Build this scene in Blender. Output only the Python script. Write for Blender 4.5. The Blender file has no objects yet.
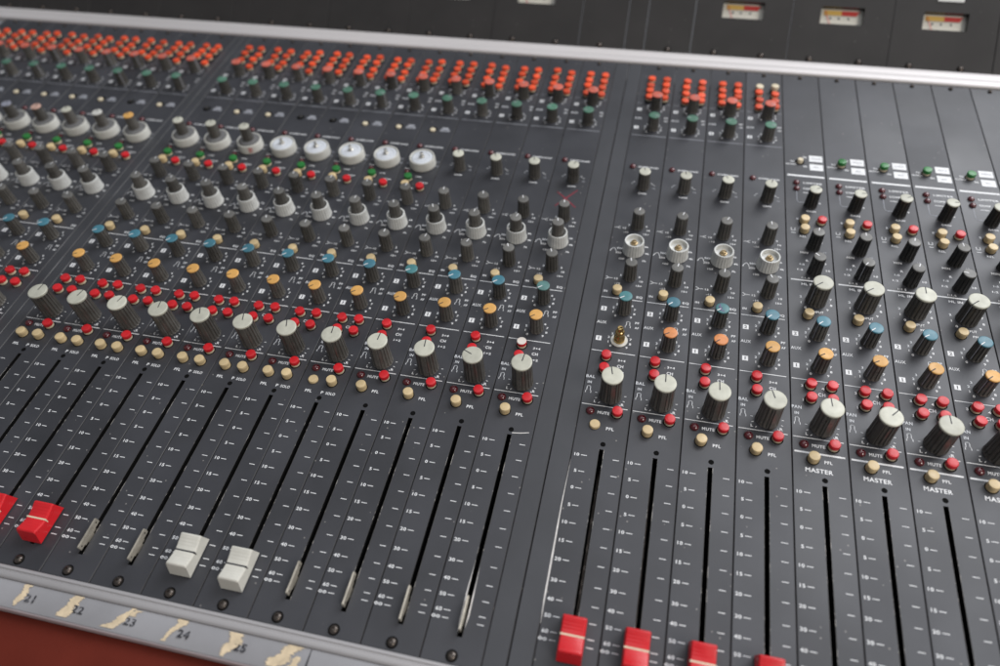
import bpy, math, random
from mathutils import Vector, Matrix
S = 0.001                                   # everything below is in millimetres
sc = bpy.context.scene
COL = sc.collection
R = random.Random(7)
PI = math.pi

# ------------------------------------------------------------------ materials
def nd(nt, t, **kw):
    n = nt.nodes.new(t)
    for k, v in kw.items():
        setattr(n, k, v)
    return n
def mat(name, col, rough=.5, metal=0., var=.12, scale=60., rv=.12, bump=0., bscale=900., spec=.5, wear=0., wearcol=(.35, .33, .3), wscale=300.,
        coat=0., objvar=.0, spots=0., streak=None):
    m = bpy.data.materials.new(name); m.use_nodes = True
    nt = m.node_tree; b = nt.nodes['Principled BSDF']
    b.inputs['Metallic'].default_value = metal
    b.inputs['Specular IOR Level'].default_value = spec
    b.inputs['Coat Weight'].default_value = coat
    tc = nd(nt, 'ShaderNodeTexCoord'); oi = nd(nt, 'ShaderNodeObjectInfo')
    add = nd(nt, 'ShaderNodeVectorMath', operation='ADD'); mul = nd(nt, 'ShaderNodeVectorMath', operation='SCALE')
    # shift the texture per object so shared meshes never repeat
    nt.links.new(oi.outputs['Location'], mul.inputs[0]); mul.inputs['Scale'].default_value = 3.7
    nt.links.new(tc.outputs['Object'], add.inputs[0]); nt.links.new(mul.outputs[0], add.inputs[1])
    vec = add.outputs[0]
    if streak:
        mp = nd(nt, 'ShaderNodeMapping'); mp.inputs['Scale'].default_value = streak
        nt.links.new(vec, mp.inputs[0]); svec = mp.outputs[0]
    else: svec = vec
    n1 = nd(nt, 'ShaderNodeTexNoise'); n1.inputs['Scale'].default_value = scale; n1.inputs['Detail'].default_value = 6
    nt.links.new(svec, n1.inputs['Vector'])
    mr = nd(nt, 'ShaderNodeMapRange'); mr.inputs[1].default_value = .3; mr.inputs[2].default_value = .7
    mr.inputs[3].default_value = 1 - var; mr.inputs[4].default_value = 1 + var
    nt.links.new(n1.outputs[0], mr.inputs[0])
    val = mr.outputs[0]
    if objvar:
        mo = nd(nt, 'ShaderNodeMapRange'); mo.inputs[3].default_value = 1 - objvar; mo.inputs[4].default_value = 1 + objvar
        nt.links.new(oi.outputs['Random'], mo.inputs[0])
        mm = nd(nt, 'ShaderNodeMath', operation='MULTIPLY'); nt.links.new(val, mm.inputs[0]); nt.links.new(mo.outputs[0], mm.inputs[1]); val = mm.outputs[0]
    sm = nd(nt, 'ShaderNodeVectorMath', operation='SCALE'); sm.inputs[0].default_value = col
    nt.links.new(val, sm.inputs['Scale']); colout = sm.outputs[0]
    if wear:
        n2 = nd(nt, 'ShaderNodeTexNoise'); n2.inputs['Scale'].default_value = wscale; n2.inputs['Detail'].default_value = 8; n2.inputs['Roughness'].default_value = .75
        nt.links.new(vec, n2.inputs['Vector'])
        w = nd(nt, 'ShaderNodeMapRange'); w.inputs[1].default_value = 1 - wear; w.inputs[2].default_value = 1 - wear + .04
        nt.links.new(n2.outputs[0], w.inputs[0])
        mx = nd(nt, 'ShaderNodeMix', data_type='RGBA'); mx.inputs['B'].default_value = (*wearcol, 1)
        nt.links.new(w.outputs[0], mx.inputs['Factor']); nt.links.new(colout, mx.inputs['A']); colout = mx.outputs['Result']
    if spots:
        v = nd(nt, 'ShaderNodeTexVoronoi'); v.inputs['Scale'].default_value = 260
        nt.links.new(vec, v.inputs['Vector'])
        w = nd(nt, 'ShaderNodeMapRange'); w.inputs[1].default_value = spots; w.inputs[2].default_value = spots * .6
        nt.links.new(v.outputs['Distance'], w.inputs[0])
        wn = nd(nt, 'ShaderNodeMath', operation='GREATER_THAN'); wn.inputs[1].default_value = .9
        sx = nd(nt, 'ShaderNodeSeparateColor'); nt.links.new(v.outputs['Color'], sx.inputs[0]); nt.links.new(sx.outputs[0], wn.inputs[0])
        wm = nd(nt, 'ShaderNodeMath', operation='MULTIPLY'); nt.links.new(w.outputs[0], wm.inputs[0]); nt.links.new(wn.outputs[0], wm.inputs[1])
        mx = nd(nt, 'ShaderNodeMix', data_type='RGBA'); mx.inputs['B'].default_value = (.22, .21, .2, 1)
        nt.links.new(wm.outputs[0], mx.inputs['Factor']); nt.links.new(colout, mx.inputs['A']); colout = mx.outputs['Result']
    nt.links.new(colout, b.inputs['Base Color'])
    n3 = nd(nt, 'ShaderNodeTexNoise'); n3.inputs['Scale'].default_value = scale * .6; n3.inputs['Detail'].default_value = 7
    nt.links.new(svec, n3.inputs['Vector'])
    r = nd(nt, 'ShaderNodeMapRange'); r.inputs[1].default_value = .3; r.inputs[2].default_value = .7
    r.inputs[3].default_value = max(.05, rough - rv); r.inputs[4].default_value = min(1, rough + rv)
    nt.links.new(n3.outputs[0], r.inputs[0]); nt.links.new(r.outputs[0], b.inputs['Roughness'])
    if bump:
        n4 = nd(nt, 'ShaderNodeTexNoise'); n4.inputs['Scale'].default_value = bscale; n4.inputs['Detail'].default_value = 4
        nt.links.new(vec, n4.inputs['Vector'])
        bp = nd(nt, 'ShaderNodeBump'); bp.inputs['Strength'].default_value = bump; bp.inputs['Distance'].default_value = .0003
        nt.links.new(n4.outputs[0], bp.inputs['Height']); nt.links.new(bp.outputs[0], b.inputs['Normal'])
    return m

M = {}
M['panel'] = mat('panel_paint', (.0385, .040, .0465), .46, var=.26, scale=18, rv=.08, bump=.05, bscale=2500, spots=.14, objvar=.08, wear=.30, wearcol=(.065, .065, .067), wscale=35)
M['divider'] = mat('divider_paint', (.042, .044, .050), .5, var=.12, scale=25, rv=.08, bump=.05, bscale=2500, objvar=.05)
M['edge'] = mat('worn_edge_paint', (.035, .034, .036), .5, var=.2, wear=.36, wearcol=(.24, .21, .17), wscale=160)
M['slotedge'] = mat('slot_edge_metal', (.05, .048, .045), .45, wear=.46, wearcol=(.40, .38, .35), wscale=70)
M['print'] = mat('white_print', (.73, .74, .75), .6, var=.12, scale=300, wear=.24, wearcol=(.09, .09, .1), wscale=420)
M['printdim'] = mat('grey_print', (.30, .31, .34), .6, var=.15, scale=300)
M['void'] = mat('dark_gap', (.004, .004, .004), .9, spec=.1)
M['track'] = mat('fader_track', (.008, .008, .008), .7, spec=.2)
M['knob'] = mat('knob_plastic', (.085, .081, .074), .33, var=.2, scale=150, rv=.1, objvar=.3)
M['skirt'] = mat('skirt_grey', (.15, .15, .15), .4, var=.15, scale=200)
M['pinkcap'] = mat('pinkish_cap', (.50, .32, .26), .5, var=.25, scale=250)
M['dullcap'] = mat('dull_grey_cap', (.24, .25, .30), .5, var=.3, scale=250)
M['knobtop'] = mat('grey_cap', (.13, .128, .12), .5, var=.15, scale=200, objvar=.2)
M['black'] = mat('black_and_shaded_plastic', (.026, .026, .025), .3)  # real black parts, and master knob bodies with their shade put into the colour
M['cream_cap'] = mat('cream_cap', (.50, .50, .42), .45, var=.10, scale=220, objvar=.12, wear=.30, wearcol=(.33, .32, .26), wscale=260)
M['greycap'] = mat('pale_grey_plastic', (.56, .56, .52), .42, var=.07, scale=200, objvar=.06)
M['ringgrey'] = mat('ring_plastic', (.60, .61, .59), .42, var=.1, scale=250, objvar=.08)
M['yellow'] = mat('yellow_cap', (.62, .34, .095), .48, var=.08, scale=300, objvar=.1)
M['orangecap'] = mat('faded_orange_cap', (.62, .23, .07), .45, var=.15, scale=300)
M['blue'] = mat('blue_cap', (.05, .17, .225), .42, var=.1, scale=300, objvar=.15)
M['teal'] = mat('teal_cap', (.06, .19, .205), .42, var=.12, scale=300, objvar=.1)
M['fadedteal'] = mat('faded_teal_cap', (.09, .20, .19), .5, var=.2, scale=300)
M['greencap'] = mat('green_cap', (.07, .175, .12), .5, var=.15, scale=300, objvar=.15)
M['redcap'] = mat('faded_red_cap', (.54, .12, .08), .5, var=.2, scale=300, objvar=.12)
M['redbtn'] = mat('red_plastic', (.56, .014, .020), .36, var=.08, scale=300, objvar=.08)
M['orangebtn'] = mat('orange_red_plastic', (.68, .075, .022), .5, var=.12, scale=300, objvar=.25)
M['greenbtn'] = mat('green_plastic', (.02, .17, .035), .38, var=.1, scale=300, objvar=.1)
M['cream'] = mat('cream_plastic', (.58, .45, .25), .42, var=.08, scale=300, objvar=.10)
M['creamlight'] = mat('pale_cream_plastic', (.66, .58, .42), .42, var=.06, scale=300)
M['whitebtn'] = mat('worn_white_plastic', (.72, .66, .6), .5, var=.06, scale=300)
M['led'] = mat('dark_red_lens', (.085, .005, .009), .12, var=.05, spec=.6, coat=.6)
M['brass'] = mat('brass', (.60, .42, .17), .28, metal=1., var=.15, scale=400)
M['dullbrass'] = mat('dull_brass', (.36, .27, .15), .45, metal=.7, var=.2, scale=400)
M['steel'] = mat('steel', (.55, .53, .48), .35, metal=1., var=.2, scale=300)
M['lever'] = mat('dull_lever_metal', (.52, .48, .40), .36, metal=.6, var=.2, scale=200)
M['screw'] = mat('dark_screw', (.10, .085, .075), .35, metal=.8, var=.3, scale=300)
M['faderred'] = mat('fader_red', (.60, .012, .018), .36, var=.05, scale=200, coat=.15)
M['faderwhite'] = mat('fader_white', (.60, .59, .53), .4, var=.05, scale=200)
M['alu'] = mat('aluminium_rail', (.60, .575, .57), .5, metal=.25, var=.07, scale=30, rv=.1, streak=(.15, 1, 1))
M['alufront'] = mat('front_rail_aluminium', (.42, .41, .415), .5, metal=.3, var=.1, scale=30, rv=.1, streak=(.15, 1, 1), wear=.3, wearcol=(.25, .24, .24), wscale=90)
M['aludark'] = mat('aluminium_groove', (.42, .36, .37), .5, metal=.2, var=.1, scale=60)
M['scribble'] = mat('scribble_strip_grey', (.29, .29, .305), .55, var=.12, scale=25, bump=.05, wear=.3, wearcol=(.42, .42, .45), wscale=150)
M['tape'] = mat('tape_residue', (.66, .54, .37), .75, var=.18, scale=220, bump=.5, bscale=500)
M['ink'] = mat('marker_ink', (.03, .03, .035), .6)
M['fadedink'] = mat('worn_black_print', (.03, .03, .035), .6, wear=.44, wearcol=(.24, .245, .27), wscale=500)
M['redink'] = mat('red_marker_ink', (.17, .012, .026), .6, var=.2)
M['brightred'] = mat('red_pen', (.55, .08, .07), .6)
M['purple'] = mat('purple_pen', (.14, .05, .2), .6)
M['bridge'] = mat('bridge_paint', (.026, .024, .023), .62, var=.14, scale=30, rv=.06, bump=.08, bscale=2000, spots=.1, spec=.35)
M['dial'] = mat('meter_dial', (.70, .68, .60), .5, var=.03)
M['dialyellow'] = mat('dial_yellow', (.78, .50, .12), .5, var=.03)
M['dialred'] = mat('dial_red', (.62, .05, .04), .5, var=.03)
M['leather'] = mat('oxblood_leather', (.098, .0145, .008), .6, var=.3, scale=14, rv=.08, bump=.35, bscale=700, spec=.15)
M['whitelabel'] = mat('white_label', (.62, .62, .60), .6, var=.04)
M['bluewhite'] = mat('dish_inner', (.60, .63, .67), .35, var=.06)
M['palemark'] = mat('bright_mark', (.62, .60, .58), .5, var=.25, scale=120)

# ------------------------------------------------------------------ mesh builder
class MB:
    def __init__(s): s.v = []; s.f = []; s.m = []; s.mats = []
    def mi(s, name):
        if name not in s.mats: s.mats.append(name)
        return s.mats.index(name)
    def add(s, vs, fs, m):
        o = len(s.v); s.v += [tuple(p) for p in vs]; k = s.mi(m)
        for f in fs: s.f.append([o + i for i in f]); s.m.append(k)
    def box(s, x0, x1, y0, y1, z0, z1, m):
        v = [(x0, y0, z0), (x1, y0, z0), (x1, y1, z0), (x0, y1, z0), (x0, y0, z1), (x1, y0, z1), (x1, y1, z1), (x0, y1, z1)]
        s.add(v, [(0, 3, 2, 1), (4, 5, 6, 7), (0, 1, 5, 4), (1, 2, 6, 5), (2, 3, 7, 6), (3, 0, 4, 7)], m)
    def rect(s, x0, x1, y0, y1, z, m): s.add([(x0, y0, z), (x1, y0, z), (x1, y1, z), (x0, y1, z)], [(0, 1, 2, 3)], m)
    def lathe(s, prof, m, cx=0, cy=0, n=28, rf=None, cap=True):
        vs = []; fs = []
        for j, (r, z) in enumerate(prof):
            for i in range(n):
                a = 2 * PI * i / n; rr = r * (rf(i, j) if rf else 1)
                vs.append((cx + rr * math.cos(a), cy + rr * math.sin(a), z))
        for j in range(len(prof) - 1):
            for i in range(n):
                k = (i + 1) % n
                fs.append((j * n + i, j * n + k, (j + 1) * n + k, (j + 1) * n + i))
        if cap: fs.append([(len(prof) - 1) * n + i for i in range(n)])
        s.add(vs, fs, m)
    def strip(s, pts, w, z, m):                     # flat polyline of width w lying on the plate
        for (a, b) in zip(pts, pts[1:]):
            dx, dy = b[0] - a[0], b[1] - a[1]; L = math.hypot(dx, dy) or 1; ex, ey = dx / L * w * .35, dy / L * w * .35
            px, py = -dy / L * w / 2, dx / L * w / 2
            s.add([(a[0] - ex + px, a[1] - ey + py, z), (a[0] - ex - px, a[1] - ey - py, z), (b[0] + ex - px, b[1] + ey - py, z), (b[0] + ex + px, b[1] + ey + py, z)], [(0, 1, 2, 3)], m)
    def merge(s, o, dx=0, dy=0, dz=0, rot=0):
        c, n = math.cos(rot), math.sin(rot); off = len(s.v)
        s.v += [(x * c - y * n + dx, x * n + y * c + dy, z + dz) for x, y, z in o.v]
        mp = [s.mi(k) for k in o.mats]
        for f, k in zip(o.f, o.m): s.f.append([off + i for i in f]); s.m.append(mp[k])
    def mesh(s, name, smooth=True, ang=38):
        me = bpy.data.meshes.new(name)
        me.from_pydata([(x * S, y * S, z * S) for x, y, z in s.v], [], s.f)
        for k in s.mats: me.materials.append(M[k])
        me.polygons.foreach_set('material_index', s.m)
        me.update()
        if smooth:
            me.polygons.foreach_set('use_smooth', [True] * len(s.f)); me.set_sharp_from_angle(angle=math.radians(ang))
        return me

_glyph = {}
def glyph(t):
    if t in _glyph: return _glyph[t]
    cu = bpy.data.curves.new('t', 'FONT'); cu.body = t; cu.size = 1; cu.resolution_u = 2; cu.offset = .026; cu.space_character = 1.12; cu.resolution_u = 3
    o = bpy.data.objects.new('t', cu); COL.objects.link(o)
    dg = bpy.context.evaluated_depsgraph_get(); me = o.evaluated_get(dg).to_mesh()
    vs = [(v.co.x, v.co.y) for v in me.vertices]; fs = [list(p.vertices) for p in me.polygons]
    bpy.data.objects.remove(o); bpy.data.curves.remove(cu)
    x0 = min(v[0] for v in vs); x1 = max(v[0] for v in vs); y0 = min(v[1] for v in vs); y1 = max(v[1] for v in vs)
    _glyph[t] = ([((x - (x0 + x1) / 2), (y - (y0 + y1) / 2)) for x, y in vs], fs, x1 - x0, y1 - y0)
    return _glyph[t]
def text(b, t, cx, cy, w, h, m='print', z=.05, align='c', rot=0):
    vs, fs, gw, gh = glyph(t)
    sy = h / gh; sx = (w / gw) if w else sy * 1.2
    W = gw * sx
    if align == 'r': cx -= W / 2
    if align == 'l': cx += W / 2
    c, n = math.cos(rot), math.sin(rot)
    b.add([(cx + x * sx * c - y * sy * n, cy + x * sx * n + y * sy * c, z) for x, y in vs], fs, m)

# ------------------------------------------------------------------ object helpers
def link(name, me, parent=None, loc=(0, 0, 0), rz=0, label=None):
    o = bpy.data.objects.new(name, me); COL.objects.link(o)
    if parent: o.parent = parent
    o.location = tuple(c * S for c in loc); o.rotation_euler = (0, 0, rz)
    if label: o['label'] = label
    return o
def thing(name, label, cat, loc=(0, 0, 0), group=None, me=None):
    o = link(name, me, None, loc); o['label'] = label; o['category'] = cat
    if group: o['group'] = group
    return o

# ------------------------------------------------------------------ prototypes (meshes shared by the repeats)
def knob_mesh(r, h, n=12, base=1.10, m='knob', rib=False, seg=5, depth=.14):
    b = MB(); N = n * seg
    rf = lambda i, j: (1 - depth if i % seg in (0, 1) else 1) if 0 < j < 5 else 1
    rb = r * base
    b.lathe([(rb * 1.02, .35), (rb * 1.02, .9), (rb, 1.2), (r + (rb - r) * .35, h * .6), (r * 1.0, h - 1.3), (r * .98, h - 1.0), (r * .9, h - .55)], m, n=N, rf=rf)
    if rib:
        v = []
        for z, rr in ((.4, rb + .6), (h - 1.6, r + .45)):
            v += [(-1.3, -rr, z), (1.3, -rr, z), (1.7, -rr + 1.6, z), (-1.7, -rr + 1.6, z)]
        b.add(v, [(4, 5, 6, 7), (0, 1, 5, 4), (1, 2, 6, 5), (2, 3, 7, 6), (3, 0, 4, 7)], m)
    else:                                                          # moulded pointer line down one flute
        v = []
        for z, rr in ((1.3, rb * .995), (h - 1.4, r * .995)): v += [(-.28, rr, z), (.28, rr, z)]
        b.add([(x, y + .05, z) for x, y, z in v], [(1, 0, 2, 3)], 'printdim')
    return b.mesh('knob_body')
def cap_mesh(r, h, m, ptr, full=.95, plen=1.):
    b = MB(); rr = r * full
    b.lathe([(rr * 1.0, h - (1.5 if r > 5 else 1.0)), (rr * 1.02, h - .35), (rr * .97, h - .08), (rr * .9, h), (rr * .30, h - .06)], m, n=32)
    b.rect(-.3, .3, r * (.1 if r > 5 else .2), rr * .97, h + .03, ptr); b.add([(.3, rr * 1.0, h + .0), (-.3, rr * 1.0, h + .0), (-.3, rr * 1.04, h - .9), (.3, rr * 1.04, h - .9)], [(0, 1, 2, 3)], ptr)
    return b.mesh('knob_cap')
KB = {'small': knob_mesh(4.1, 15.2), 'gain': knob_mesh(4.2, 15.4), 'aux': knob_mesh(4.15, 15.0), 'pan': knob_mesh(6.1, 21, 18, 1.07, rib=True, seg=5, depth=.10),
      'hl': knob_mesh(5.9, 18.2, 16, 1.08, depth=.09), 'top': knob_mesh(4.3, 13.2), 'black': knob_mesh(4.1, 15.2, m='black')}  # darker body for master knobs: the light angle there is painted in
HT = {'small': (4.1, 15.2), 'gain': (4.2, 15.4), 'aux': (4.15, 15.0), 'pan': (6.15, 21), 'hl': (6.0, 18.2), 'top': (4.3, 13.2)}
_caps = {}
def cap(kind, m, ptr):
    k = (kind, m, ptr)
    if k not in _caps:
        r, h = HT[kind]; _caps[k] = cap_mesh(r, h, m, ptr, 1.0 if kind in ('pan', 'hl', 'aux', 'gain', 'top') else .93)
    return _caps[k]
# concentric ring (ribbed cup), inner knob on it, bare shaft
def ring_mesh():
    b = MB(); rf = lambda i, j: (.94 if i % 4 == 0 else 1) if 0 < j < 5 else 1
    b.lathe([(7.5, .3), (7.55, .8), (7.2, 2.2), (6.8, 8.6), (6.7, 9.8), (6.4, 10.1), (5.7, 10.0), (5.6, 8.8), (5.4, 7.0), (2.0, 6.9)], 'ringgrey', n=88, rf=rf)
    return b.mesh('ring_knob')
def dish_mesh():
    b = MB(); b.lathe([(10.4, .3), (10.5, .9), (10.4, 1.6), (10.15, 6.6), (9.9, 7.3), (9.3, 7.5), (8.9, 7.2), (8.7, 6.2), (2, 6.1)], 'greycap', n=56)
    return b.mesh('dish_knob')
def dishplate():
    b = MB(); b.lathe([(8.2, 6.15), (8.2, 6.9), (7.9, 7.1), (6.4, 7.1), (6.2, 6.7), (5.9, 6.7), (5.7, 7.0), (1.5, 7.0)], 'bluewhite', n=44); return b.mesh('dish_plate')
def innerskirt():
    b = MB(); b.lathe([(8.3, 6.15), (8.4, 7.6), (8.1, 8.1), (4.6, 8.4)], 'skirt', n=44)
    rf = lambda i, j: (.92 if i % 4 == 0 else 1) if 0 < j < 3 else 1
    b.lathe([(4.75, 8.1), (4.7, 8.6), (4.25, 19.2), (4.1, 19.8), (3.9, 20.0)], 'knob', n=48, rf=rf); return b.mesh('inner_knob')
def innersmall():
    b = MB(); rf = lambda i, j: (.91 if i % 4 == 0 else 1) if 0 < j < 3 else 1
    b.lathe([(4.8, 4.35), (4.75, 5), (4.15, 18.2), (4.0, 18.8), (3.85, 19.2)], 'knob', n=48, rf=rf); return b.mesh('inner_knob')
def shaft(r, z0, z1, m='brass', slot=True):
    b = MB(); b.lathe([(r, z0), (r, z1 - .3), (r * .8, z1)], m, n=20)
    b.lathe([(r * 1.7, z0), (r * 1.7, z0 + 1.0), (r * 1.4, z0 + 1.3), (r, z0 + 1.3)], m, n=6)
    if slot: b.box(-r * .8, r * .8, -.22, .22, z1 + .01, z1 + .03, 'void')
    return b.mesh('shaft')
RING, DISH, DPLATE, ISK, ISM = ring_mesh(), dish_mesh(), dishplate(), innerskirt(), innersmall()
SH_RING, SH_DISH = shaft(1.6, 6.9, 9.7, 'dullbrass'), shaft(1.3, 7.0, 11.2, 'steel')
def cap_at(r, h, m, ptr):
    return cap_mesh(r, h, m, ptr, 1.0)
CAP_DISH = {m: cap_at(4.15, 20.8, m, 'ink') for m in ('cream_cap', 'yellow', 'pinkcap', 'dullcap', 'greycap')}
CAP_RING = cap_at(3.95, 20.0, 'knobtop', 'print')
def bareshaft():
    b = MB()
    b.lathe([(5.4, .1), (5.4, .6), (5.1, .85), (3.6, .85)], 'greycap', n=36)
    b.lathe([(3.5, .9), (3.5, 4.2), (3.2, 4.8), (2.6, 5.6), (2.6, 7.6), (2.9, 8.0), (2.9, 9.0), (2.3, 9.8), (2.0, 10.0), (2.0, 12.2), (1.6, 12.8)], 'brass', n=30)
    b.box(-1.3, 1.3, -.3, .3, 12.82, 12.86, 'void')
    return b.mesh('bare_shaft')
BARE = bareshaft()
# buttons
def btn_body():
    b = MB()
    b.lathe([(3.55, .02), (3.55, .08), (3.2, .09)], 'void', n=24)
    b.lathe([(2.85, .1), (2.9, 1.0), (2.8, 2.1)], 'creamlight', n=24); return b.mesh('button_stem')
def btn_cap(m, h=4.5, r=3.1):
    b = MB(); b.lathe([(r * .97, 1.7), (r, 2.0), (r, h - .5), (r * .93, h - .12), (r * .8, h), (r * .3, h + .04)], m, n=24); return b.mesh('button_cap')
def cream_body(h=4.4):
    b = MB(); b.lathe([(3.55, .02), (3.55, .08), (3.2, .09)], 'void', n=24)
    b.lathe([(3.0, .1), (3.05, 1.7), (2.85, 1.9), (2.7, 2.15), (2.7, 2.3)], 'cream', n=24); return b.mesh('button_stem')
def hollow():
    b = MB(); b.lathe([(3.55, .02), (3.55, .08), (3.2, .09)], 'void', n=24)
    b.lathe([(2.2, .1), (2.1, 2.6), (1.8, 3.0)], 'creamlight', n=18); return b.mesh('button_stub')
BB, CBODY, STUB = btn_body(), cream_body(), hollow()
BC = {k: btn_cap(k) for k in ('redbtn', 'greenbtn', 'cream', 'whitebtn')}
BCO = btn_cap('orangebtn', 4.1, 3.15); BCOC = btn_cap('creamlight', 4.1, 3.15)
def led():
    b = MB(); b.lathe([(2.75, .02), (2.75, .2), (2.6, .25)], 'black', n=24)
    p = [(2.6 * math.cos(a), .25 + 2.1 * math.sin(a)) for a in [i * PI / 2 / 7 for i in range(8)]]
    b.lathe([(max(r, .05), z) for r, z in p], 'led', n=24); return b.mesh('led')
LED = led()
def screw(r=2.3):
    b = MB(); b.lathe([(r * 1.25, .01), (r * 1.3, .12), (r * 1.1, .14)], 'void', n=24)
    b.lathe([(r, .1), (r, .6), (r * .92, 1.1), (r * .75, 1.5), (r * .5, 1.75), (.36 * r, 1.8), (.3 * r, 1.0), (.1, 1.0)], 'screw', n=24); return b.mesh('screw')
SCREW, SCREWS = screw(), screw(1.4)
def switch():       # small recessed slide switch behind each phantom legend
    b = MB(); b.lathe([(3.3, .02), (3.4, .10), (2.6, .11)], 'void', n=20); b.lathe([(2.3, .12), (2.3, 1.2), (1.8, 1.6)], 'creamlight', cy=-1.3, n=16); return b.mesh('switch_on')
def switch_off():
    b = MB(); b.lathe([(3.3, .02), (3.4, .10), (2.6, .11)], 'void', n=20); b.lathe([(1.9, .12), (1.8, 1.2), (1.2, 1.6)], 'black', cy=.3, n=16); return b.mesh('switch_off')
SWON, SWOFF = switch(), switch_off()

# faceplate with a slot, worn edges
PX0, PX1, PY0, PY1 = -16.32, 13.32, -131.6, 397.
def faceplate():
    b = MB(); sx, s0, s1, bv = 1.3, -118.4, -2.9, .3
    X = [PX0, -sx, sx, PX1]; Y = [PY0, s0, s1, PY1]
    xi = [PX0 + bv, -sx, sx, PX1 - bv]; yi = [PY0 + bv, s0, s1, PY1 - bv]
    V = [(xi[i], yi[j], 0) for j in range(4) for i in range(4)]
    F = [(j * 4 + i, j * 4 + i + 1, j * 4 + i + 5, j * 4 + i + 4) for j in range(3) for i in range(3) if not (i == 1 and j == 1)]
    b.add(V, F, 'panel')
    # outer bevel and sides
    T = [(xi[0], yi[0], 0), (xi[3], yi[0], 0), (xi[3], yi[3], 0), (xi[0], yi[3], 0)]
    O = [(PX0, PY0, -bv), (PX1, PY0, -bv), (PX1, PY1, -bv), (PX0, PY1, -bv)]; Bt = [(x, y, -2) for x, y, z in O]
    b.add(T + O + Bt, [(4 + i, 4 + (i + 1) % 4, (i + 1) % 4, i) for i in range(4)] + [(8 + i, 8 + (i + 1) % 4, 4 + (i + 1) % 4, 4 + i) for i in range(4)], 'edge')
    # slot walls
    Q = [(-sx, s0, 0), (sx, s0, 0), (sx, s1, 0), (-sx, s1, 0)]; Qb = [(x, y, -2) for x, y, z in Q]
    b.add(Q + Qb, [(i, (i + 1) % 4, 4 + (i + 1) % 4, 4 + i) for i in range(4)], 'void')
    # thin worn rim along the slot
    b.rect(-sx - .16, -sx, s0, s1, .015, 'slotedge'); b.rect(sx, sx + .22, s0, s1, .015, 'slotedge')
    # countersunk hole over the slot
    b.lathe([(1.55, .02), (1.5, .04), (.1, .04)], 'void', cx=.3, cy=.5, n=20)
    return b
def plainplate():
    b = MB(); b.box(PX0, PX1, PY0, PY1, -2, 0, 'panel'); return b.mesh('faceplate', smooth=False)
def trackm():
    b = MB(); b.box(-1.9, 1.9, -121, -1, -22, -21, 'track'); b.box(-2.4, -1.9, -121, -1, -22, -2.1, 'track'); b.box(1.9, 2.4, -121, -1, -22, -2.1, 'track')
    b.lathe([(.5, -.5), (.4, -.4)], 'steel', cy=0, n=6) if False else None
    b.box(-.5, .5, -120, -2, -20.8, -20, 'screw'); return b.mesh('fader_track', smooth=False)
TRACK = trackm()

# ------------------------------------------------------------------ lettering meshes
SCALEY = [('10', -8.4), ('5', -18.7), ('0', -29.1), ('5', -39.6), ('10', -49.9), ('15', -60.3), ('20', -70.6), ('30', -81.7), ('40', -91.4), ('50', -99.6), ('60', -107.1), ('oo', -110.9)]
def scale_text(b):
    for t, y in SCALEY:
        text(b, t, -11.9, y, None, 1.95 if t != 'oo' else 1.6, align='r')
        b.rect(-10.9, -7.6, y - .2, y + .2, .05, 'print'); b.rect(7.0, 10.4, y - .2, y + .2, .05, 'print')
def ringnum(b, cx, cy, r=7.1, skip=(4, 5)):
    for k in range(10):
        if k in skip: continue
        a = math.radians(225 - 30 * k); text(b, str(k), cx + r * math.cos(a), cy + r * math.sin(a), None, 1.7)
def boxnum(b, t, x, y):
    s = 1.75
    b.rect(x - s, x + s, y - s * 1.05, y + s * 1.05, .04, 'print'); text(b, t, x, y, None, 2.4, 'panel', z=.09)
def bracket(b, x, y, k=1.):
    w = .36
    for q in (-1, 1):
        b.strip([(x + q * .45, y + 2.4), (x + q * 1.05, y + 2.0), (x + q * 1.05, y - .6), (x + q * 1.6, y - 1.2), (x + q * 1.6, y - 2.5)], w, .05, 'print')
    b.strip([(x - .5, y + 2.4), (x + .5, y + 2.4)], w, .05, 'print')
def line(b, y, x0=-15.6, x1=11.4, w=.5, m='print'): b.rect(x0, x1, y - w / 2, y + w / 2, .05, m)
def pan_text(b, word):
    text(b, word, -13.2, 46.5, 5.4, 2.2); text(b, 'IN', -13.3, 42.3, 2.4, 1.9); bracket(b, -13.2, 37)
    text(b, 'L', -8.2, 28.9, None, 1.8); text(b, 'R', 8.0, 29.0, None, 1.8); line(b, 26.2)
    for a in (225, 200, 175, -20, 5, -45):
        a = math.radians(a); c, n = math.cos(a), math.sin(a); b.strip([(.3 + 8.2 * c, 34.5 + 8.2 * n), (.3 + 9.2 * c, 34.5 + 9.2 * n)], .35, .05, 'print')
    text(b, 'MUTE', -2.2, 21.6, 7.0, 2.0)
def aux_low(b):
    for t, y in (('2', 102.3), ('1', 77.1)): ringnum(b, .5, y); boxnum(b, t, -12.6, y)
    text(b, 'AUX', -12.4, 90.6, 6.2, 2.3); text(b, 'PF', 10.0, 93.1, 2.6, 1.8); text(b, 'AF', 10.1, 89.1, 2.6, 1.8)
    line(b, 67.1)
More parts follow.
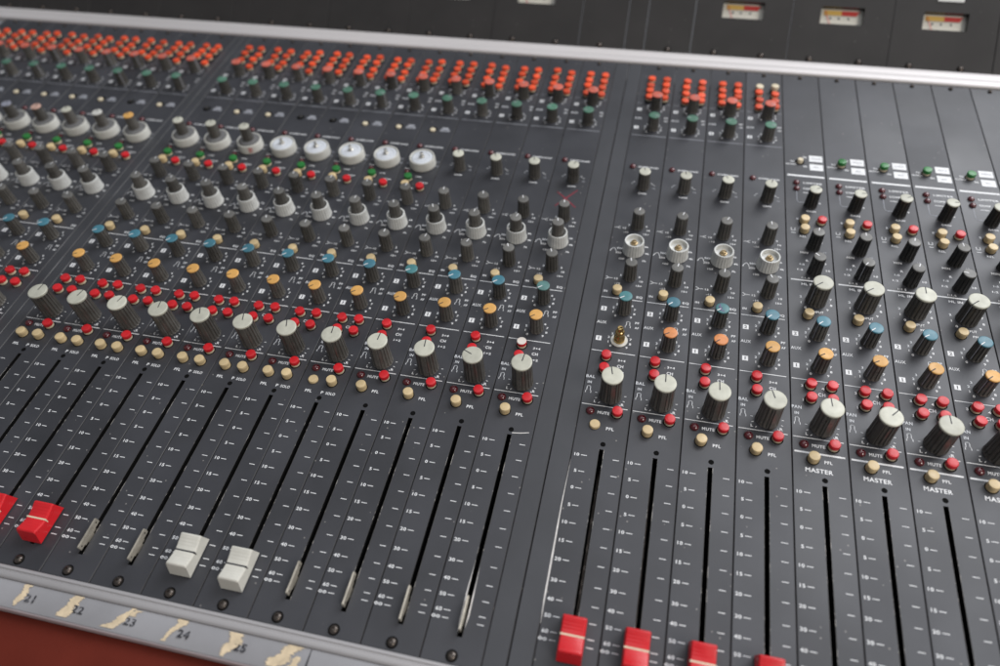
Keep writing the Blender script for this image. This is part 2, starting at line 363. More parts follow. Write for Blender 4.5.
def aux_top(b):
    for k in range(4):
        y = 369 - 9.7 * k; text(b, str(k + 1), -10.2, y - .8, None, 1.4, 'printdim'); text(b, str(k + 5), 2.4, y - .8, None, 1.4, 'printdim')
    b.strip([(-14.7, 336.6), (-8.5, 336.6)], .45, .05, 'printdim'); b.strip([(9, 336.6), (12, 336.6)], .45, .05, 'printdim')
    boxnum(b, '4', -12.3, 327.3); boxnum(b, '3', -12.4, 302.1); text(b, 'AUX', -12.1, 314.8, 6, 2.2, 'print')
    text(b, 'PF', 10.5, 317.3, 2.8, 1.8); text(b, 'AF', 10.5, 313.2, 2.8, 1.8); ringnum(b, 1., 331.1, 6.8, (3, 4, 5, 6)); ringnum(b, 1., 302, 6.8, (4, 5))
    line(b, 291.7, -14.8, 12.2, .6, 'printdim')
def eq_knob(b, y, icon):
    for t, x, dy in (('5', -5.2, 1.3), ('12', -8.0, -2.3), ('-15', -6.6, -6.6), ('5', 7.3, 1.3), ('10', 8.8, -2.6), ('15+', 7.7, -6.8)): text(b, t, x, y + dy, None, 1.6)
    z = y - 2.2
    if icon > 0: b.strip([(-15, z), (-13, z), (-11, z + 1.2)], .35, .05, 'print'); b.strip([(-13, z), (-11, z - 1.2)], .35, .05, 'print')
    else: b.strip([(-15, z + 1.4), (-13, z), (-10.5, z)], .35, .05, 'print'); b.strip([(-15, z - 1.4), (-13, z)], .35, .05, 'print')
def eq_text(b):
    eq_knob(b, 183, 1); eq_knob(b, 132.5, -1)
    b.strip([(-15.4, 156.2), (-14.3, 158.6), (-12.9, 159.6), (-11.9, 158.6), (-11.2, 156.6)], .4, .05, 'print')
    for t, x, y in (('500', -8.9, 159.6), ('250', -9.4, 155.2), ('150', -6.6, 149.6), ('2k', 9.2, 163.6), ('4k', 10.2, 157), ('7k', 8.8, 149.6)): text(b, t, x, y, None, 1.6)
    text(b, 'IN', -13.6, 117.8, 2.5, 1.8); text(b, 'EQ', 9.2, 115.4, 4.0, 2.2); line(b, 112.4)
    text(b, '-', -8, 231, 1.2, .4); text(b, '70', 8.5, 227, None, 1.4, 'printdim')
def ch_dual(b):
    text(b, '3+4', 3.8, 61.4, 4.6, 1.7); text(b, 'CH', 3.4, 56.9, 3.8, 2.2); text(b, '1+2', 3.9, 52.2, 4.6, 1.7)
def gain_text(b, xo=0):
    text(b, 'OVERLOAD', 2.2, 251.3, 15.4, 1.9); text(b, 'GAIN', .5, 220.1, 6.0, 1.8)
    text(b, '-', -6.8, 233, 1.4, .4); b.strip([(6.0, 233), (7.2, 231.6)], .35, .05, 'print'); b.strip([(7.8, 231), (9, 230.8)], .3, .05, 'print')
def letters(kind):
    b = MB(); scale_text(b); aux_low(b)
    if kind in 'SP': aux_top(b); eq_text(b); gain_text(b)
    if kind == 'S':
        pan_text(b, 'BAL'); ch_dual(b); text(b, 'PFL', 2.9, 11.3, 4.4, 2.0); bracket(b, 4.4, 91.1)
    if kind == 'P':
        pan_text(b, 'PAN'); bracket(b, 4.6, 91.1)
        for t, x, y in (('3', -11.4, 62), ('4', .3, 62), ('1', -11.4, 52)): text(b, t, x, y, None, 1.7)
        text(b, 'CH', -1.2, 57.0, 3.8, 2.2)
        text(b, 'PFL', -8.4, 4.4, 4.4, 2.0); text(b, 'P', .6, 4.6, None, 2.0); text(b, 'SOLO', 6.0, 4.6, 6.2, 2.0)
        b.rect(1.2, 9.4, 272.8, 275.6, .05, 'printdim'); b.rect(2.2, 7.6, 275.7, 278.2, .05, 'printdim')      # small legend beside the recessed switch
        text(b, '+48V', 5.2, 274.2, 5.6, 1.4, 'panel', z=.09)
        text(b, 'PEAK', -11.2, 221.6, 4.6, 1.3); text(b, 'LINE', .4, 212.8, 4.6, 1.3); text(b, 'PHASE', 6.4, 206.4, 6.4, 1.3); text(b, 'REV', 5.2, 204.1, 4.2, 1.3)
        text(b, 'IN', -1.0, 198.6, 1.8, 1.3); text(b, '60', 10.6, 232.6, None, 1.6, 'printdim'); text(b, '40', 11.2, 227.6, None, 1.6, 'printdim'); text(b, '20', -12.4, 228, None, 1.6, 'printdim')
    if kind == 'M':
        b.rect(2.0, 11.8, 277.2, 284.6, .05, 'print'); text(b, 'GROUP', 6.9, 280.9, 6.8, 1.5, 'printdim', z=.09)
        b.rect(2.1, 11.9, 266.8, 274.2, .05, 'print'); text(b, 'MIX', 7.0, 270.5, 3.6, 1.5, 'printdim', z=.09)
        text(b, 'IN', -1.2, 281.8, 2.6, 1.9); text(b, 'IN', -1.2, 270.6, 2.6, 1.9)
        text(b, 'TO', -10.6, 275.8, 3.2, 1.8); text(b, 'OUTPUT', -11.4, 272.3, 7.6, 1.8)
        b.rect(-14.4, 12.2, 258.1, 259.9, .05, 'print')
        text(b, 'LIMITER', 3.6, 251, 13.6, 2.0); text(b, 'COMP', .2, 244.4, 7.6, 2.0); b.rect(-3.6, 2.4, 239.4, 239.9, .05, 'print')
        b.strip([(-8.2, 240.6), (-8.2, 230.2), (-7.2, 228.5), (-3, 228.4)], .5, .05, 'printdim')
        text(b, 'GAIN', 1.2, 219.4, 6.4, 1.8); text(b, '0', 7.6, 229, None, 1.6); text(b, 'S', -8.6, 210.2, None, 1.8)
        b.strip([(-12.8, 200), (-12.8, 197.6), (-10.4, 197.6), (-10.4, 200)], .4, .05, 'print'); b.rect(-13, -10.2, 195, 195.5, .05, 'print')
        text(b, 'REL', -5.2, 192.2, 4.4, 1.8); text(b, 'MIN', -5.0, 176.0, 5.0, 1.9); text(b, '1', 7.2, 187.6, None, 1.7); text(b, '10', 8.6, 178, None, 1.5, 'printdim')
        text(b, 'R', -3.2, 168.4, None, 1.8); text(b, '1:5', -6.6, 164.4, 3.2, 1.6); text(b, '1:2', -8.0, 159.2, 3.6, 1.6); text(b, '1:1.5', -4.8, 151.8, 5.2, 1.6); text(b, '10', 9.9, 160.6, 2.6, 1.7); text(b, '5', 8.6, 167, None, 1.6)
        b.rect(-14.2, 12.2, 148.9, 150.0, .05, 'print'); text(b, 'HL IN', -3.4, 146.1, 8.4, 2.0)
        for k in range(10):
            if k in (3, 4, 5, 6): continue
            a = math.radians(225 - 30 * k); text(b, str(k), .9 + 9.6 * math.cos(a), 132 + 9.6 * math.sin(a), None, 1.8)
        text(b, 'INPUT', 1.8, 122.4, 6.8, 1.9); text(b, 'PFL', 4.2, 118.2, 3.8, 1.7)
        bracket(b, 4.6, 91.1)
        for t, x, y in (('3', -9.7, 62.3), ('4', 2.0, 62), ('1', -9.5, 52.2)): text(b, t, x, y, None, 1.8)
        text(b, 'CH', 1.2, 57.4, 4.0, 2.4); pan_text(b, 'PAN'); line(b, 16.6, -15.2, 11.6, 1.1)
        text(b, 'PFL', 2.6, 12.0, 4.2, 1.9); text(b, 'MASTER', -2.5, 5.9, 14.4, 2.7)
    f = faceplate(); f.merge(b)
    return f.mesh('faceplate', smooth=False)
LET = {k: letters(k) for k in 'SPM'}

# fader knob: saddle-shaped, ribbed
def fader_cap(m, linem):
    b = MB(); L, LF, W, n = 8.7, 10.7, 5.8, 44
    def top(t):
        a = abs(t)
        z = 8.3 + 2.5 * (a ** 1.5)
        if a > .86: z -= ((a - .86) / .14) ** 2 * 1.0
        return z
    prof = []
    for i in range(n + 1):
        t = -1 + 2 * i / n; z = top(t)
        if .1 < abs(t) < .9 and i % 4 == 0: z -= .11
        prof.append((t * L * (1 if abs(t) < 1 else 1), z))
    vs = []; fs = []
    for y, z in prof:
        for x, dz, k in ((-W, -.9, 0), (-W + .5, -.15, 0), (-W + 1.1, 0, 0), (W - 1.1, 0, 0), (W - .5, -.15, 0), (W, -.9, 0)): vs.append((x, y, z + dz))
    for j in range(n):
        for i in range(5): fs.append((j * 6 + i, j * 6 + i + 1, j * 6 + 6 + i + 1, j * 6 + 6 + i))
    b.add(vs, fs, m)
    # side walls, ends flare slightly to the foot
    for sx in (-1, 1):
        v = []
        for y, z in prof: v += [(sx * W, y, z - .9), (sx * (W + .15), y * LF / L, .9)]
        f = [(2 * i, 2 * i + 1, 2 * i + 3, 2 * i + 2) for i in range(n)]
        if sx > 0: f = [q[::-1] for q in f]
        b.add(v, f, m)
    for sy in (-1, 1):
        z = prof[0][1]; y = sy * L
        v = [(-W, y, z - .9), (-W + .5, y, z - .15), (-W + 1.1, y, z), (W - 1.1, y, z), (W - .5, y, z - .15), (W, y, z - .9), (W + .15, sy * LF, .9), (-W - .15, sy * LF, .9)]
        f = [list(range(8))]
        if sy > 0: f = [f[0][::-1]]
        b.add(v, f, m)
    b.rect(-W - .15, W + .15, -LF, LF, .9, m)
    # index line over top and down the side
    zc = top(0)
    b.box(-W - .04, W + .04, -.42, .42, zc - .9, zc + .06, linem)
    b.box(-W - .04, W + .04, -.3, .3, zc - 3.4, zc - .8, linem)
    b.box(-.6, .6, -6, 6, -14, 1.6, 'lever')
    return b.mesh('fader_cap', ang=30)
FCAP = {'red': fader_cap('faderred', 'creamlight'), 'white': fader_cap('faderwhite', 'ink')}
def lever():
    b = MB()
    def prism(pts, x0, x1, m):
        n = len(pts); v = [(x0, y, z) for y, z in pts] + [(x1, y, z) for y, z in pts]
        b.add(v, [list(range(n))[::-1], list(range(n, 2 * n))] + [(i, (i + 1) % n, n + (i + 1) % n, n + i) for i in range(n)], m)
    prism([(-8.6, 1.2), (-8.6, 4.3), (-8.2, 4.7), (8.2, 4.7), (8.6, 4.3), (8.6, 1.0), (4.5, 1.0), (4.5, .2), (2, .2), (2, -14), (-3, -14), (-3, .2), (-5.2, .2), (-5.2, 1.2)], -.5, .5, 'lever')
    for y in (-6.8, 6.8): b.lathe([(.5, 0)], 'void') if False else b.add([(.53, y + .5 * math.cos(a), 2.9 + .5 * math.sin(a)) for a in [k * PI / 4 for k in range(8)]], [list(range(8))], 'void')
    return b.mesh('lever', smooth=False)
LEVER = lever()

# ------------------------------------------------------------------ channel strips
W = 30.; GAP = 23.37; GAPA = 16.3
def chx(i):
    x = (i - 13) * W
    if i <= 12: x -= GAP
    if i <= 0: x -= GAPA
    return x
def knob(p, kind, capm, ptr, x, y, ang, capon=True, body=None):
    r = math.radians(ang)
    k = link('knob', KB[body or kind], p, (x, y, 0), r)
    if capon: link('knob_cap', cap(kind, capm, ptr), k)
    return k
def button(p, m, x, y, down=False, dz=0.):
    if m == 'cream': o = link('push_button', CBODY, p, (x, y, -.6 if down else dz))
    else: o = link('push_button', BB, p, (x, y, dz))
    c = link('button_cap', BC[m], o, (0, 0, -2.3 if down else 0)); c.rotation_euler = (R.uniform(-.05, .05), R.uniform(-.05, .05), 0)
    return o
def jit(a): return R.uniform(-a, a)

PAN = {1: -5, 2: -12, 3: -12, 4: 8, 5: 22, 6: 16, 7: 18, 8: 5, 9: -2, 10: 6, 11: 66, 12: -6, 13: 14, 14: 2, 15: 3, 16: 18, 17: 6, 18: -42, 19: 3, 20: -5, 21: 0, 22: 0}
AUX2C = {12: 'fadedteal', 13: 'teal', 14: 'blue', 15: 'teal', 16: 'blue'}
def strip(i, kind, label, group):
    x = chx(i)
    p = thing('channel_strip', label, 'channel strip', (x, 0, 0), group)
    link('faceplate', LET[kind], p); link('fader_slot', TRACK, p)
    link('screw', SCREWS, p, (-1.6, 391.6, 0)); link('screw', SCREW, p, (-1.4, -127.6, 0), R.uniform(0, 3))
    # lower part common to every strip
    knob(p, 'pan', 'cream_cap', 'ink', .2, 34.5, PAN.get(i, jit(20)))
    link('indicator_light', LED, p, (-10, 21.6, 0)); button(p, 'redbtn', 5.6, 22.2)
    a1 = {14: 'orangecap', 15: 'orangecap'}.get(i, 'yellow')
    if i == 13: link('potentiometer_shaft', BARE, p, (.3, 77, 0), .6, 'bare brass shaft with its knob missing')
    else: knob(p, 'aux', a1, 'ink', .5, 77.1, 128 + jit(6))
    k = knob(p, 'aux', AUX2C.get(i, 'blue' if i != 9 else 'teal'), 'print', .5, 102.2, 128 + jit(8))
    if i == 15:
        b = MB(); b.strip([(-2.6, .6), (-1, 2.2), (.4, .2), (1.6, 1.6), (2.8, -.4)], .5, 15.06, 'purple'); link('pen_mark', b.mesh('pen', smooth=False), k)
    if kind == 'S':
        o = button(p, 'redbtn', -6.1, 62.5)
        if i == 12:
            b = MB(); b.lathe([(3.0, 4.5), (2.7, 4.75), (.4, 4.78)], 'whitebtn', n=24); link('button_top', b.mesh('top'), o, label='worn white top of a red button')
        button(p, 'redbtn', -6.0, 52.5); button(p, 'cream', -6.1, 12.5, down=(i == 13))
    elif kind == 'P':
        for bx, by in ((-7.1, 62.4), (4.5, 62.8), (-7.1, 52.5), (4.2, 52.7)): button(p, 'redbtn', bx, by)
        button(p, 'cream', -8.2, 12.6, down=(i == 8)); button(p, 'cream', 4.2, 12.6)
    else:
        for bx, by in ((-5.3, 62.6), (6.6, 62.9), (-5.3, 52.9), (6.4, 53.1)): button(p, 'redbtn', bx, by)
        button(p, 'cream', -5.5, 12.6)
    if kind in 'SP':
        button(p, 'cream', -6.0, 118.2)
        knob(p, 'small', 'knobtop', 'print', .8, 132.6, jit(35) if i > 12 else jit(25))
        rg = link('concentric_knob', RING, p, (.5, 158.5, 0), R.uniform(0, 1))
        if i >= 13: link('potentiometer_shaft', SH_RING, rg, (0, 0, 0), jit(1))
        else:
            ik = link('inner_knob', ISM, rg, (0, 0, 0)); c = link('knob_cap', CAP_RING, rg, (0, 0, -.3), -rg.rotation_euler[2] + math.radians(jit(25)))
        knob(p, 'small', 'knobtop', 'print', .8, 183.2, jit(20) - (12 if i > 12 else 0))
        link('indicator_light', LED, p, (-9.7, 250.6, 0)).scale = (.92, .92, .92)
        # top: aux 3/4 and the eight routing buttons
        knob(p, 'top', 'redcap', 'printdim', 1.0, 331.1, jit(140)); knob(p, 'top', 'greencap', 'printdim', 1.0, 302, jit(140))
        pat = (i * 7) % 5
        for k in range(4):
            for c in range(2):
                bx = -6.0 + 12.8 * c; by = 369 - 9.7 * k
                up = (i in (4, 8, 3, -3, -4) and (k + c + i) % 2 == 0) or R.random() < .3
                o = link('push_button', BB, p, (bx + jit(.25), by + jit(.25), 1.5 if up else jit(.3) + .3)); o.rotation_euler = (jit(.07), jit(.07), 0); cm = BCO
                if i == 16 and k == 0: cm = BCOC
                link('button_cap', cm, o)
    if kind == 'S': knob(p, 'gain', 'cream_cap', 'ink', .5, 227.4, jit(30))
    if kind == 'P':
        link('slide_switch', SWON if i in (-5, -4, -3, -2, 0, 2, 3, 6, 7, 8) else SWOFF, p, (-5, 274.3, 0))
        g = link('dish_knob', DISH, p, (-.4, 228.6, 0), R.uniform(0, 1))
        if i >= 4: link('dish_plate', DPLATE, g); link('potentiometer_shaft', SH_DISH, g)
        else:
            link('inner_knob', ISK, g)
            link('knob_cap', CAP_DISH[{0: 'yellow', -1: 'greycap', -2: 'cream_cap', -3: 'pinkcap', -4: 'dullcap'}.get(i, 'cream_cap')], g)
        if i == 3:
            b = MB()
            for a in (-70, -64, -58): 
                t = math.radians(a); t2 = math.radians(a + 3)
                b.add([(10.75 * math.cos(t), 10.75 * math.sin(t), 2), (10.75 * math.cos(t2), 10.75 * math.sin(t2), 2), (10.45 * math.cos(t2), 10.45 * math.sin(t2), 6.4), (10.45 * math.cos(t), 10.45 * math.sin(t), 6.4)], [(0, 1, 2, 3)], 'brightred')
            o = link('pen_mark', b.mesh('pen', smooth=False), g); o.rotation_euler = (0, 0, -g.rotation_euler[2])
        link('indicator_light', LED, p, (-10.5, 217.4, 0)).scale = (.8, .8, .8)
        button(p, 'greenbtn', -6.6, 208.8); button(p, 'cream', -6.4, 199.8); button(p, 'redbtn', 5.9, 198.8)
    if kind == 'M':
        if i == 17: link('button_stub', STUB, p, (-5, 275.5, 0), label='pale stub of a button with its green top missing')
        else: button(p, 'greenbtn', -5, 275.4)
        for y in (250.2, 243.3): link('indicator_light', LED, p, (-8.2, y, 0)).scale = (.92, .92, .92)
        knob(p, 'gain', 'cream_cap', 'ink', .9, 225.9, -50 + jit(40), body='black')
        button(p, 'cream', -4.2, 207.7); button(p, 'cream', -4.3, 197.9); button(p, 'redbtn', 7.4, 208)
        knob(p, 'small', 'knobtop', 'print', 1.0, 181.8, {17: -8, 18: 0, 19: -10, 20: 5}.get(i, jit(30)), body='black')
        knob(p, 'small', 'knobtop', 'print', .8, 158, {17: 48, 18: 145, 19: -20, 20: 80}.get(i, jit(90)), body='black')
        knob(p, 'hl', 'cream_cap', 'ink', .8, 132, {17: 130, 18: 128, 19: 0, 20: 132}.get(i, 30))
        button(p, 'cream', -4.7, 118.1)
    # faders
    if i in (3, 4): link('fader_cap', FCAP['red'], p, (0, -107, 0))
    elif i in (7, 8): link('fader_cap', FCAP['white'], p, (0, -107.8 if i == 7 else -109.4, 0))
    elif 13 <= i <= 16: link('fader_cap', FCAP['red'], p, (0, -109.2, 0))
    elif i in (5, 6, 9, 10, 11, 12): link('fader_lever', LEVER, p, (0, -108.4 - jit(.8), 0))
    return p

GL = 'channel strips left of the first wide divider'
gm = 'mono channel strips between the two dividers'
gs = 'stereo balance channel strips'
gmm = 'master strips on the right'
leftcap = {0: 'yellow cap on its gain knob, against the left divider', -1: 'pale grey gain cap, second strip left of the left divider',
           -2: 'cream gain cap, third strip left of the left divider', -3: 'pinkish gain cap, fourth strip left of the left divider',
           -4: 'dull blue grey gain cap, fifth strip left of the left divider', -5: 'only its upper rows in view, sixth strip left of the left divider',
           -6: 'upper buttons in view, seventh strip left of the left divider', -7: 'top buttons in view, eighth strip left of the left divider',
           -8: 'only top orange buttons in view, ninth strip left of the left divider'}
for i, t in leftcap.items(): strip(i, 'P', 'mono strip with ' + t, GL)
lab = {1: 'mono strip directly right of the left divider, gain cap in a pale dish',
       2: 'mono strip second right of the left divider, cream cap standing in its pale dish knob',
       3: 'mono strip with red pen marks on its pale gain knob, red fader at left edge',
       4: 'mono strip with the red fader cap that is wholly in view at lower left',
       5: 'mono strip with a bare metal fader lever, just right of the lower left red fader',
       6: 'mono strip with a bare metal fader lever, just left of the first white fader',
       7: 'mono strip with the left one of the two white fader caps',
       8: 'mono strip with the right one of the two white fader caps'}
for i, t in lab.items(): strip(i, 'P', t, gm)
slab = {9: 'stereo strip with a bare fader lever, next right of the strips with white faders',
        10: 'stereo strip with a bare fader lever, third left of the central divider',
        11: 'stereo strip whose large BAL knob points up left, second left of the central divider',
        12: 'stereo strip with a red pen cross above its knobs, against the central divider',
        13: 'stereo strip with a bare brass shaft in place of its lower aux knob',
        14: 'stereo strip with a faded orange lower aux cap, second right of central divider',
        15: 'stereo strip with purple pen scribble on its upper aux cap',
        16: 'stereo strip with cream topmost routing buttons, beside the first master strip'}
ST = {}
for i, t in slab.items(): ST[i] = strip(i, 'S', t, gs)
mlab = {17: 'master strip whose green button top is missing, leftmost of the master strips',
        18: 'second master strip from the left, PAN knob pointing up right',
        19: 'third master strip from the left, large HL knob pointing straight up',
        20: 'fourth master strip from the left, PAN knob cut by the right edge',
        21: 'fifth master strip from the left, only its upper controls in view',
        22: 'rightmost master strip, mostly outside the right edge'}
for i, t in mlab.items(): strip(i, 'M', t, gmm)

# red pen cross on strip 12, paint scuffs, pale edge strip
b = MB(); b.add([(-8.6, 196.4, .08), (-7.8, 195.8, .08), (-1.6, 204.6, .08), (6.2, 215.9, .08), (5.4, 216.6, .08), (-2.6, 205.4, .08)], [(0, 1, 2, 3, 4, 5)], 'redink')
link('pen_stroke', b.mesh('cross', smooth=False), ST[12], label='dark red pen stroke')
b = MB(); b.add([(-9.4, 211.8, .1), (-1.3, 204.5, .1), (6.8, 196.2, .1), (7.4, 197.1, .1), (-.6, 205.4, .1), (-8.8, 212.8, .1)], [(0, 1, 2, 3, 4, 5)], 'redink')
link('pen_stroke', b.mesh('cross', smooth=False), ST[12], label='dark red pen stroke')
for kk, q in enumerate(((1.2, -1.6, 6, -1.0, 11, .2),)):
    b = MB(); b.add([(1.2, -1.9, .07), (6, -1.3, .07), (11, 0, .07), (11, .4, .07), (6, -.7, .07), (1.2, -1.4, .07)], [tuple(range(6))], 'palemark')
    link('pale_mark', b.mesh('palemark', smooth=False), ST[12], label='pale scratch across the top of the fader slot')
for q in ([(-1.3, -80, .03), (-2.0, -95, .04), (-2.0, -110, .04), (-1.4, -117, .03)], [(1.6, -82, .03), (2.2, -98, .04), (2.3, -108, .04), (1.6, -114, .03)]):
    b = MB(); b.add(q, [(0, 1, 2, 3)], 'palemark'); link('pale_mark', b.mesh('palemark', smooth=False), ST[12], label='pale worn sliver along the fader slot')
b = MB(); pts = [(-16.05, -12, .05), (-16.6, -40, .55), (-16.5, -70, .95), (-16.5, -92, .75), (-16.2, -104, .12)]
for (x0, y0, w0), (x1, y1, w1) in zip(pts, pts[1:]): b.add([(x0 - w0 * .5, y0, .03), (x0 + w0 * .5, y0, .03), (x1 + w1 * .5, y1, .03), (x1 - w1 * .5, y1, .03)], [(0, 3, 2, 1)], 'palemark')
link('pale_mark', b.mesh('palemark', smooth=False), ST[13], label='long bright edge beside the divider')  # pale tapering strip laid along the left edge of the plate

# ------------------------------------------------------------------ dividers between the blocks
def bevelplate(b, x0, x1, y0, y1, m='divider', e='edge', z=0., bv=.35):
    T = [(x0 + bv, y0 + bv, z), (x1 - bv, y0 + bv, z), (x1 - bv, y1 - bv, z), (x0 + bv, y1 - bv, z)]
    O = [(x0, y0, z - bv), (x1, y0, z - bv), (x1, y1, z - bv), (x0, y1, z - bv)]; Bt = [(x, y, z - 2) for x, y, _ in O]
    b.add(T, [(0, 1, 2, 3)], m)
    b.add(T + O + Bt, [(4 + i, 4 + (i + 1) % 4, (i + 1) % 4, i) for i in range(4)] + [(8 + i, 8 + (i + 1) % 4, 4 + (i + 1) % 4, 4 + i) for i in range(4)], e)
def divider(x0, x1, label):
    t = thing('divider_strip', label, 'divider strip', ((x0 + x1) / 2, 0, 0), 'blank divider strips between the blocks'); h = (x1 - x0) / 2
    for s in (-1, 1):
        b = MB(); bevelplate(b, min(0, s * h) + .2, max(0, s * h) - .2, PY0, PY1); link('blank_plate', b.mesh('plate', smooth=False), t)
divider(chx(12) + 13.3, chx(13) - 16.3, 'blank divider strip between the last bare lever and the right red faders')
divider(chx(0) + 13.3, chx(1) - 16.3, 'blank dark divider strip crossing the upper left corner')

# ------------------------------------------------------------------ frame, rails, scribble strip
XL, XR = -860., 420.
def extrude(prof, x0, x1, m):
    b = MB(); n = len(prof); v = [(x0, y, z) for y, z in prof] + [(x1, y, z) for y, z in prof]
    b.add(v, [(i, i + 1, n + i + 1, n + i) for i in range(n - 1)], m); b.add(v, [list(range(n)), list(range(n, 2 * n))[::-1]], m)
    return b.mesh('extrusion', ang=50)
fr = thing('console_frame', 'long aluminium and grey console frame holding all the dark strips', 'console frame', (0, 0, 0))
b = MB(); b.box(XL, XR, -131, 412, -30, -26, 'void'); link('chassis_tray', b.mesh('tray', smooth=False), fr)
link('back_rail', extrude([(396.4, -3), (396.4, 1.0), (396.9, 1.9), (398.5, 2.4), (404.0, 3.2), (404.6, 2.9), (405.2, 3.2), (411, 4.0), (413.0, 3.4), (413.4, 2), (413.4, -3)], XL, XR, 'alu'), fr)
link('front_rail', extrude([(-138.2, -8), (-138.2, .3), (-137.8, .9), (-136.6, 1.3), (-134.9, 1.35), (-134.5, .8), (-133.9, .8), (-133.5, 1.5), (-132.4, 1.5), (-131.8, 1.0), (-131.7, -2)], XL, XR, 'alufront'), fr)
ss = link('scribble_strip', extrude([(-151.2, -8), (-151.2, -1.3), (-150.6, -1.0), (-138.9, 0), (-138.4, -.2), (-138.4, -8)], XL, XR, 'scribble'), fr)
link('lower_trim', extrude([(-152.3, -12), (-152.3, -2.0), (-152.1, -1.5), (-151.5, -1.3), (-151.25, -1.6), (-151.25, -12)], XL, XR, 'aludark'), fr)
def blob(cx, cy, w, h, seed, lean=.9):
    r = random.Random(seed); b = MB(); n = 44; Lf = []; Rt = []
    wl = w
    for k in range(n + 1):
        t = k / n; y = cy - h / 2 + h * t; sh = lean * (t - .5) * w
        a = .62 + .28 * math.sin(t * PI + seed); n1 = .8 + .28 * math.sin(t * 9 + seed) + r.uniform(-.26, .26); n2 = .8 + .28 * math.sin(t * 7.3 + seed * 2) + r.uniform(-.3, .3)
        Lf.append((cx + sh - w * .5 * a * n1, y)); Rt.append((cx + sh + w * .5 * a * n2, y))
    zf = lambda y: (.34 if h > 6 else .26) + (y + 138.9) * (1.0 / 11.7)
    v = [(x, y, zf(y)) for x, y in Lf] + [(x, y, zf(y)) for x, y in Rt]
    b.add(v, [(k, n + 1 + k, n + 2 + k, k + 1) for k in range(n)], 'tape'); return b.mesh('tape', smooth=False)
def un2(i): return chx(i)
for k, (x, w, y, h, ln) in enumerate([(-281.3, 4.6, -144.2, 11, .5), (-252.6, 6.6, -144.2, 11, .6), (-250, 4, -141, 4, .2), (-223, 8.5, -144.2, 11.2, .9), (-217.5, 7.5, -140.7, 3.2, .3), (-194, 6.2, -144.2, 11.2, .9), (-162.3, 8, -144.6, 11.4, .5), (-134.5, 9, -144.2, 11, .9), (-128, 5, -146, 6, .2)]):
    link('tape_residue', blob(x, y, w * 1.25, h, 150 + k, ln), ss)
zf = lambda y: .14 + (y + 138.9) * (1.0 / 11.7)
for t, x in (('21', -275.8), ('22', -247.8), ('23', -217.9), ('24', -187.8), ('25', -157.0)):
    b = MB(); text(b, t, x, -144.9, None, 3.9, 'fadedink', z=zf(-144.9) + (.0 if t in ('22', '23') else .3))
    link('printed_number', b.mesh('num', smooth=False), ss)
for x in (-122.,):
    b = MB(); b.box(x - .15, x + .15, -150.6, -138.6, -.9, .14, 'void'); link('joint_line', b.mesh('joint', smooth=False), ss)

# ------------------------------------------------------------------ meter bridge (leans back 40 degrees)
TH = math.radians(40)
mb = thing('meter_bridge', 'sloping black meter panel rising behind the pale rail with a row of small needle meters', 'meter bridge', (0, 413.6, 0))
mb.rotation_euler = (TH, 0, 0)
def slab(x0, x1, y0, y1, hole=None):
    b = MB()
    if not hole: bevelplate(b, x0, x1, y0, y1, 'bridge', 'bridge'); return b.mesh('panel', smooth=False)
    hx0, hx1, hy0, hy1 = hole; X = [x0, hx0, hx1, x1]; Y = [y0, hy0, hy1, y1]
    V = [(X[i], Y[j], 0) for j in range(4) for i in range(4)]
    b.add(V, [(j * 4 + i, j * 4 + i + 1, j * 4 + i + 5, j * 4 + i + 4) for j in range(3) for i in range(3) if not (i == 1 and j == 1)], 'bridge')
    Q = [(hx0, hy0, 0), (hx1, hy0, 0), (hx1, hy1, 0), (hx0, hy1, 0)]; Qb = [(x, y, -6) for x, y, z in Q]
    b.add(Q + Qb, [(i, (i + 1) % 4, 4 + (i + 1) % 4, 4 + i) for i in range(4)], 'black')
    O = [(x0, y0, 0), (x1, y0, 0), (x1, y1, 0), (x0, y1, 0)]; Ob = [(x, y, -2) for x, y, z in O]
    b.add(O + Ob, [(4 + i, 4 + (i + 1) % 4, (i + 1) % 4, i) for i in range(4)], 'bridge')
    return b.mesh('panel', smooth=False)
def meter(cx, cy=44.7):
    t = link('meter', None, mb, (cx, cy, 0), label=None)
    b = MB(); b.box(-21, 21, -11, 11, -7.2, -6.0, 'dial')
    b.rect(-14.5, .5, 2.4, 6.5, -5.95, 'dialyellow'); b.add([(.5, 2.4, -5.95), (13, 2.4, -5.95), (15.5, 6.5, -5.95), (.5, 6.5, -5.95)], [(0, 1, 2, 3)], 'dialred')
    b.strip([(-14.5, 2.1), (13.2, 2.1)], .3, -5.93, 'ink')
    for x in (-8.5, -1.5, 6.5): b.rect(x - .8, x + .8, -1.1, .6, -5.94, 'ink')
    link('meter_dial', b.mesh('dial', smooth=False), t)
    b = MB(); b.strip([(-13.5, 5.6), (-8.2, -7)], .55, -4.6, 'dialred'); link('needle', b.mesh('needle', smooth=False), t)
    b = MB(); b.box(-2.5, 8.5, -9.4, -6.4, -5.5, -4.8, 'whitelabel'); link('meter_stop', b.mesh('stop', smooth=False), t)
segs = []
H = 150.
def bp(x0, x1, hole=None):
    link('bridge_panel', slab(x0 + .25, x1 - .25, 1.2, H, hole), mb)
mcs = [64.8, 148.1, 231.4, -123.4, -204.6]
bp(-18.2, 23.2)
for k in range(4):
    x0 = 23.2 + 83.3 * k; c = x0 + 41.6; h = (c - 17.8, c + 17.8, 37.2, 52.2) if k < 3 else None
    bp(x0, x0 + 83.3, h)
    if h: meter(c)
bp(-36, -18.2)
bp(-78.5, -36)
x = -78.5
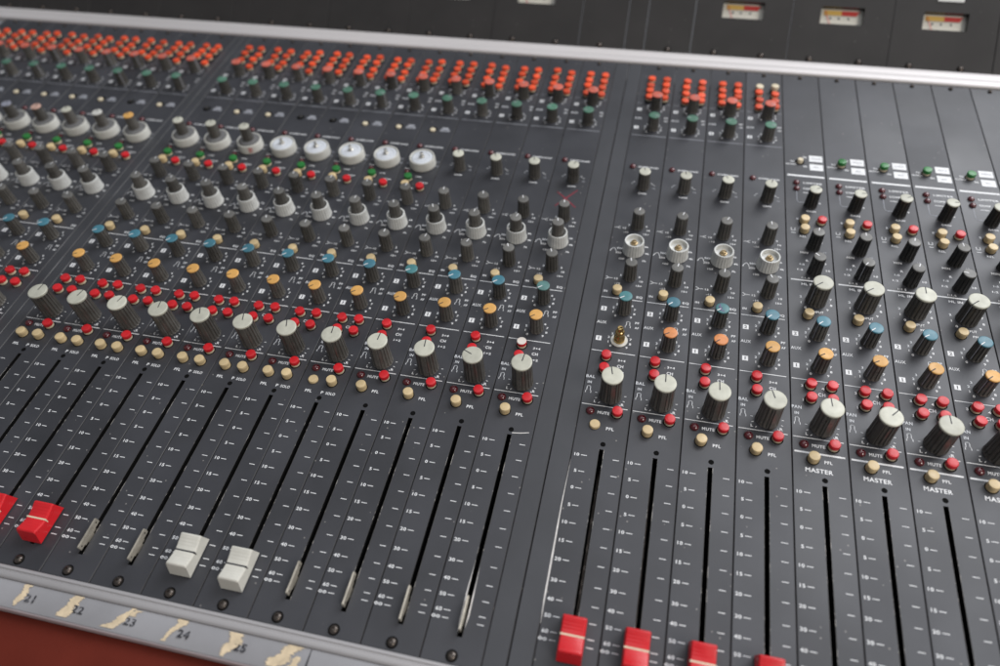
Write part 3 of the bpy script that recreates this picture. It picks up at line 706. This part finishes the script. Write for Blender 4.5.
for k in range(4):
    c = x - 41.6; off = {0: -123.2, 1: -204.4}.get(k)
    h = (off - 17.8, off + 17.8, 40, 55) if off else None
    bp(x - 83.3, x, h); x -= 83.3
    if h: meter(off, 47.5)
bp(x - 20, x); 
for k in range(5): bp(x - 20 - 83.3 * (k + 1), x - 20 - 83.3 * k)
for sx in [3. + 40.9 * k for k in range(9)] + [-58.7 - 41.2 * k for k in range(9)] + [-448. - 41.2 * k for k in range(7)]:
    link('screw', SCREW, mb, (sx, 5.2, 0))
b = MB(); b.box(223, 243.5, 61.4, 69, .02, .5, 'whitelabel'); link('name_label', b.mesh('label', smooth=False), mb)
# ------------------------------------------------------------------ armrest
def armrest():
    b = MB(); nx, ny = 90, 26; rr = random.Random(3)
    vs = []
    for j in range(ny + 1):
        t = j / ny
        y = -152.5 - 120 * t
        z = -7 + 6.0 * (1 - (1 - min(1, t / .5)) ** 2.2) - (8 * max(0, t - .6) ** 1.5 * 4)
        for i in range(nx + 1):
            x = XL + (XR - XL) * i / nx
            w = .9 * math.sin(x * .021 + y * .03) + .7 * math.sin(x * .052 - y * .07 + 1.3) + .5 * math.sin(x * .11 + y * .045)
            vs.append((x, y, z + w * min(1, t * 5)))
    fs = [(j * (nx + 1) + i, (j + 1) * (nx + 1) + i, (j + 1) * (nx + 1) + i + 1, j * (nx + 1) + i + 1) for j in range(ny) for i in range(nx)]
    b.add(vs, fs, 'leather')
    b.box(XL, XR, -274, -154.2, -60, -26, 'leather')
    v = [(XL, -154.2, -7), (XR, -154.2, -7), (XR, -154.2, -40), (XL, -154.2, -40)]; b.add(v, [(0, 1, 2, 3)], 'leather')
    return b.mesh('armrest', ang=60)
thing('armrest', 'dark red leather armrest padding along the front edge at lower left', 'armrest', (0, 0, 0), me=armrest())

# ------------------------------------------------------------------ lights
def area(name, loc, tgt, sx, sy, power, col):
    l = bpy.data.lights.new(name, 'AREA'); l.shape = 'RECTANGLE'; l.size = sx; l.size_y = sy; l.energy = power; l.color = col
    o = bpy.data.objects.new(name, l); COL.objects.link(o); o.location = loc
    o.rotation_euler = (Vector(tgt) - Vector(loc)).to_track_quat('-Z', 'Y').to_euler(); return o
area('window_light', (1.05, 1.3, 1.5), (0.05, .1, 0), 1.5, 1.7, 50, (.95, .965, 1.0))
area('room_light', (1.3, -.9, 1.3), (-.1, .1, 0), .8, .8, 19, (1.0, .92, .83))
area('ceiling_light', (-.3, .3, 2.2), (0, .1, 0), 1.4, 1.4, 7, (.97, .97, 1.0))
w = bpy.data.worlds.new('World'); sc.world = w; w.use_nodes = True
w.node_tree.nodes['Background'].inputs[0].default_value = (.88, .92, 1, 1); w.node_tree.nodes['Background'].inputs[1].default_value = .21
# ------------------------------------------------------------------ camera
cam = bpy.data.cameras.new('camera'); co = bpy.data.objects.new('camera', cam); COL.objects.link(co); sc.camera = co
CW = Vector((2.45248434, 0.247589, -0.16053722)); th = CW.length
Rm = Matrix.Rotation(th, 3, CW.normalized())
co.matrix_world = Matrix.Translation(Vector((8.60916222, -216.73701946, 366.63508591)) * S) @ Matrix((Rm[0], -Rm[1], -Rm[2])).transposed().to_4x4()
cam.sensor_width = 36; cam.lens = 733.886 / 1000 * 36; cam.clip_start = .01; cam.clip_end = 50
cam.dof.use_dof = True; cam.dof.focus_distance = .44; cam.dof.aperture_fstop = 4.4
sc.view_settings.view_transform = 'Standard'; sc.view_settings.look = 'None'; sc.view_settings.exposure = 0; sc.view_settings.gamma = 1
